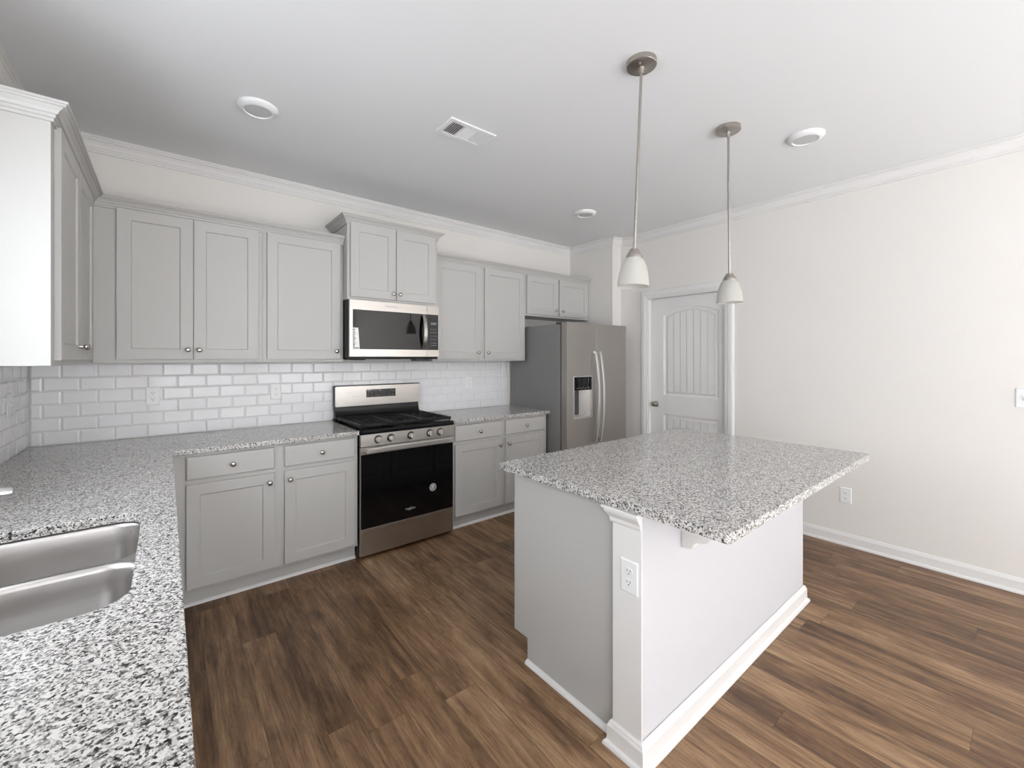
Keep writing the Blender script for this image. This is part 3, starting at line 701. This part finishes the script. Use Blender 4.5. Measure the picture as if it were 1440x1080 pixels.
# ------------------------------------------------------------------ refrigerator
def fridge():
    x0, x1, xs, Fy = 3.536, 4.453, 3.962, -.853
    t = thing('refrigerator', ((x0+x1)/2, -.4, 0), 'side-by-side stainless refrigerator with ice dispenser in the corner alcove', 'refrigerator')
    b = MB(); b.box(x0, x1, -.765, -.03, .02, 1.745); o = b.build('body', M['fridge_side'], t, bevel=.003)
    b = MB(); b.box(x0+.02, x1-.02, -.785, -.7655, .03, 1.74); b.build('gasket_and_gap_shade', M['dark'], t)
    b = MB(); b.box(xs-.0028, xs+.0028, Fy+.0015, -.7875, .046, 1.762); b.build('gasket_and_gap_shade', M['dark'], t)  # dark strip standing in for the shade between the two doors
    b = MB(); b.box(x0+.02, x1-.02, -.80, -.7655, .0005, .029); b.build('toe_grille', M['grey_plastic'], t)
    b = MB(); b.box(x0+.01, x0+.10, -.80, -.70, 1.7455, 1.765).box(x1-.10, x1-.01, -.80, -.70, 1.7455, 1.765); b.build('hinge_cover', M['grey_plastic'], t, bevel=.004)
    def door(a, c, holes, name):
        # rounded door slab; dispenser recess cut as a frame of boxes
        b = MB()
        if not holes: b.box(a, c, Fy, -.786, .045, 1.7636)
        else:
            u0, u1, z0, z1 = holes
            b.box(a, u0, Fy, -.786, .045, 1.7636).box(u1, c, Fy, -.786, .045, 1.7636).box(u0, u1, Fy, -.786, .045, z0).box(u0, u1, Fy, -.786, z1, 1.7636)
            bmesh.ops.remove_doubles(b.bm, verts=b.bm.verts, dist=1e-5)
        return b.build(name, M['fridge'], t, bevel=.002 if not holes else 0)
    hz = (3.634, 3.890, .848, 1.240)
    dl = door(x0, xs-.003, hz, 'freezer_door')
    dr = door(xs+.003, x1, None, 'fridge_door')
    # dispenser
    b = MB(); u0, u1, z0, z1 = hz
    fr = [(u0-.008, u0, z0-.008, z1+.008), (u1, u1+.008, z0-.008, z1+.008), (u0, u1, z0-.008, z0), (u0, u1, z1, z1+.008)]
    for p in fr: b.box(p[0], p[1], Fy-.005, Fy-.0002, p[2], p[3])
    b.build('dispenser_frame', M['handle_steel'], dl)
    b = MB(); b.box(u0+.0005, u1-.0005, Fy-.002, -.79, 1.112, z1-.0005); pn = b.build('dispenser_panel', M['glass'], dl)
    b = MB()
    for i in range(7): b.box(u0+.04+i*.028, u0+.055+i*.028, Fy-.0026, Fy-.0022, 1.128+(i % 2)*.006, 1.136+(i % 2)*.006)
    b.build('symbols', M['dimmark'], pn)
    b = MB()
    b.box(u0+.0005, u0+.012, Fy+.002, -.79, z0+.012, 1.1115).box(u1-.012, u1-.0005, Fy+.002, -.79, z0+.012, 1.1115).box(u0+.0125, u1-.0125, -.799, -.79, z0+.012, 1.1115).box(u0+.0005, u1-.0005, Fy, -.79, z0+.0005, z0+.0115)
    b.build('dispenser_recess', M['handle_steel'], dl)
    b = MB(); b.box(u0+.0125, u0+.085, Fy+.012, -.80, z0+.03, 1.1105).box(u0+.025, u0+.07, Fy+.002, Fy+.0115, .955, 1.095); b.build('paddle', M['grey_plastic'], dl, bevel=.003)
    for x, d, nm in ((3.927, dl, 'handle'), (3.999, dr, 'handle')):
        b = MB(); pts = []
        for i in range(21):
            s = i/20; z = .592+.900*s; pts.append((Fy-.020-.050*math.sin(PI*s)**.75, z))
        b.loft([[(x-.013, y-.007, z), (x+.013, y-.007, z), (x+.013, y+.007, z), (x-.013, y+.007, z)] for y, z in pts])
        for z in (.592, 1.466): b.box(x-.011, x+.011, Fy-.016, Fy-.0003, z, z+.026)
        b.build('handle', M['handle_steel'], d, bevel=.003)
fridge()

# ------------------------------------------------------------------ pendants, ceiling lights, vent
def pendant(loc, tilt, label):
    t = thing('pendant_light', loc, label, 'pendant lamp', 'pendants over the island')
    x, y, z = loc
    b = MB(); b.lathe([(.066, -.0005), (.066, -.021), (.0635, -.0235), (.020, -.0245), (.013, -.028), (.0105, -.036), (.0095, -.056), (0, -.056)], loc, 'z', 40); cn = b.build('canopy', M['nickel'], t, smooth=True)
    b = MB()
    for s in (-1, 1): b.lathe([(.005, 0), (.005, -.005), (0, -.007)], (x+s*.032, y+s*.012, z-.0255), 'z', 10)
    b.build('screw', M['knob'], cn, smooth=True)
    R = Matrix.Rotation(tilt[1], 3, 'Y') @ Matrix.Rotation(tilt[0], 3, 'X')
    def L(prof, name, m, n=32, **kw):
        b = MB(); b.lathe(prof, (x, y, z-.03), R, n, **kw); return b.build(name, m, t, smooth=True)
    L([(.0065, -.01), (.0065, -.835)], 'rod', M['nickel'], 14)
    L([(.0068, -.816), (.018, -.817), (.0205, -.820), (.0215, -.826), (.027, -.832), (.033, -.842), (.0365, -.853), (.0365, -.862), (.030, -.864)], 'socket_cap', M['nickel'], 32)
    g = [(.030, -.852), (.035, -.856), (.046, -.872), (.056, -.897), (.063, -.925), (.067, -.955), (.069, -.985)]
    gi = [(r-.003, h) for r, h in reversed(g)]
    L(g+gi, 'glass_shade', M['frost'], 40, cap0=False, cap1=False)
    L([(.014, -.864), (.014, -.885), (.024, -.905), (.028, -.925), (.024, -.945), (.010, -.956), (0, -.957)], 'bulb', M['label'], 24)
    return t
pendant((2.289, -2.487, H), (.024, .030), 'brushed nickel pendant with frosted shade, the nearer one above the island')
pendant((3.161, -2.483, H), (-.005, -.006), 'brushed nickel pendant with frosted shade, the farther one before the door')
def can_light(x, y, label):
    t = thing('recessed_light', (x, y, H), label, 'ceiling light', 'round ceiling lights')
    b = MB(); b.lathe([(.098, -.0005), (.098, -.006), (.092, -.014), (.078, -.022), (.068, -.024), (.064, -.018)], (x, y, H), 'z', 48, cap1=False); b.build('trim_ring', M['plastic'], t, smooth=True)
    b = MB(); b.lathe([(.064, -.017), (.064, -.0185), (.03, -.0215), (0, -.022)], (x, y, H), 'z', 48); b.build('lens', M['lens'], t, smooth=True)
can_light(1.0, -1.0, 'round white ceiling light at left above the corner worktop')
can_light(3.625, -1.0, 'small-looking round ceiling light in front of the fridge corner')
can_light(3.625, -2.73, 'round white ceiling light right of the pendants')
t = thing('ceiling_vent', (2.005, -1.485, H), 'white rectangular air vent with louvres on the ceiling', 'vent')
b = MB(); vx0, vx1, vy0, vy1 = 1.848, 2.162, -1.575, -1.392
ox = .030
b.box(vx0, vx0+ox, vy0, vy1, H-.009, H-.0005).box(vx1-ox, vx1, vy0, vy1, H-.009, H-.0005).box(vx0+ox, vx1-ox, vy0, vy0+ox, H-.009, H-.0005).box(vx0+ox, vx1-ox, vy1-ox, vy1, H-.009, H-.0005)
w3 = (vx1-vx0-2*ox)/3
for k in (1, 2): b.box(vx0+ox+k*w3-.003, vx0+ox+k*w3+.003, vy0+ox, vy1-ox, H-.008, H-.0005)
b.build('frame', M['plastic'], t, bevel=.002)
b = MB(); b.box(vx0+ox, vx1-ox, vy0+ox, vy1-ox, H-.0025, H-.0005); b.build('duct', M['grey_plastic'], t)
for k in range(3):
    a = vx0+ox+k*w3+.003; c = vx0+ox+(k+1)*w3-.003
    for i in range(6):
        b = MB()
        if k == 1:
            n_ = 9; 
            yy = vy0+ox+(i+.5)*(vy1-vy0-2*ox)/6
            b.hexa([(a, yy+.007, H-.0085), (c, yy+.007, H-.0085), (c, yy+.0085, H-.0085), (a, yy+.0085, H-.0085), (a, yy-.007, H-.003), (c, yy-.007, H-.003), (c, yy-.0055, H-.003), (a, yy-.0055, H-.003)])
        else:
            s = -1 if k == 0 else 1
            xx = a+(i+.5)*(c-a)/6
            b.hexa([(xx+s*.006, vy0+ox, H-.0085), (xx+s*.006+.0015, vy0+ox, H-.0085), (xx+s*.006+.0015, vy1-ox, H-.0085), (xx+s*.006, vy1-ox, H-.0085), (xx-s*.004, vy0+ox, H-.003), (xx-s*.004+.0015, vy0+ox, H-.003), (xx-s*.004+.0015, vy1-ox, H-.003), (xx-s*.004, vy1-ox, H-.003)])
        b.build('louvre', M['plastic'], t)
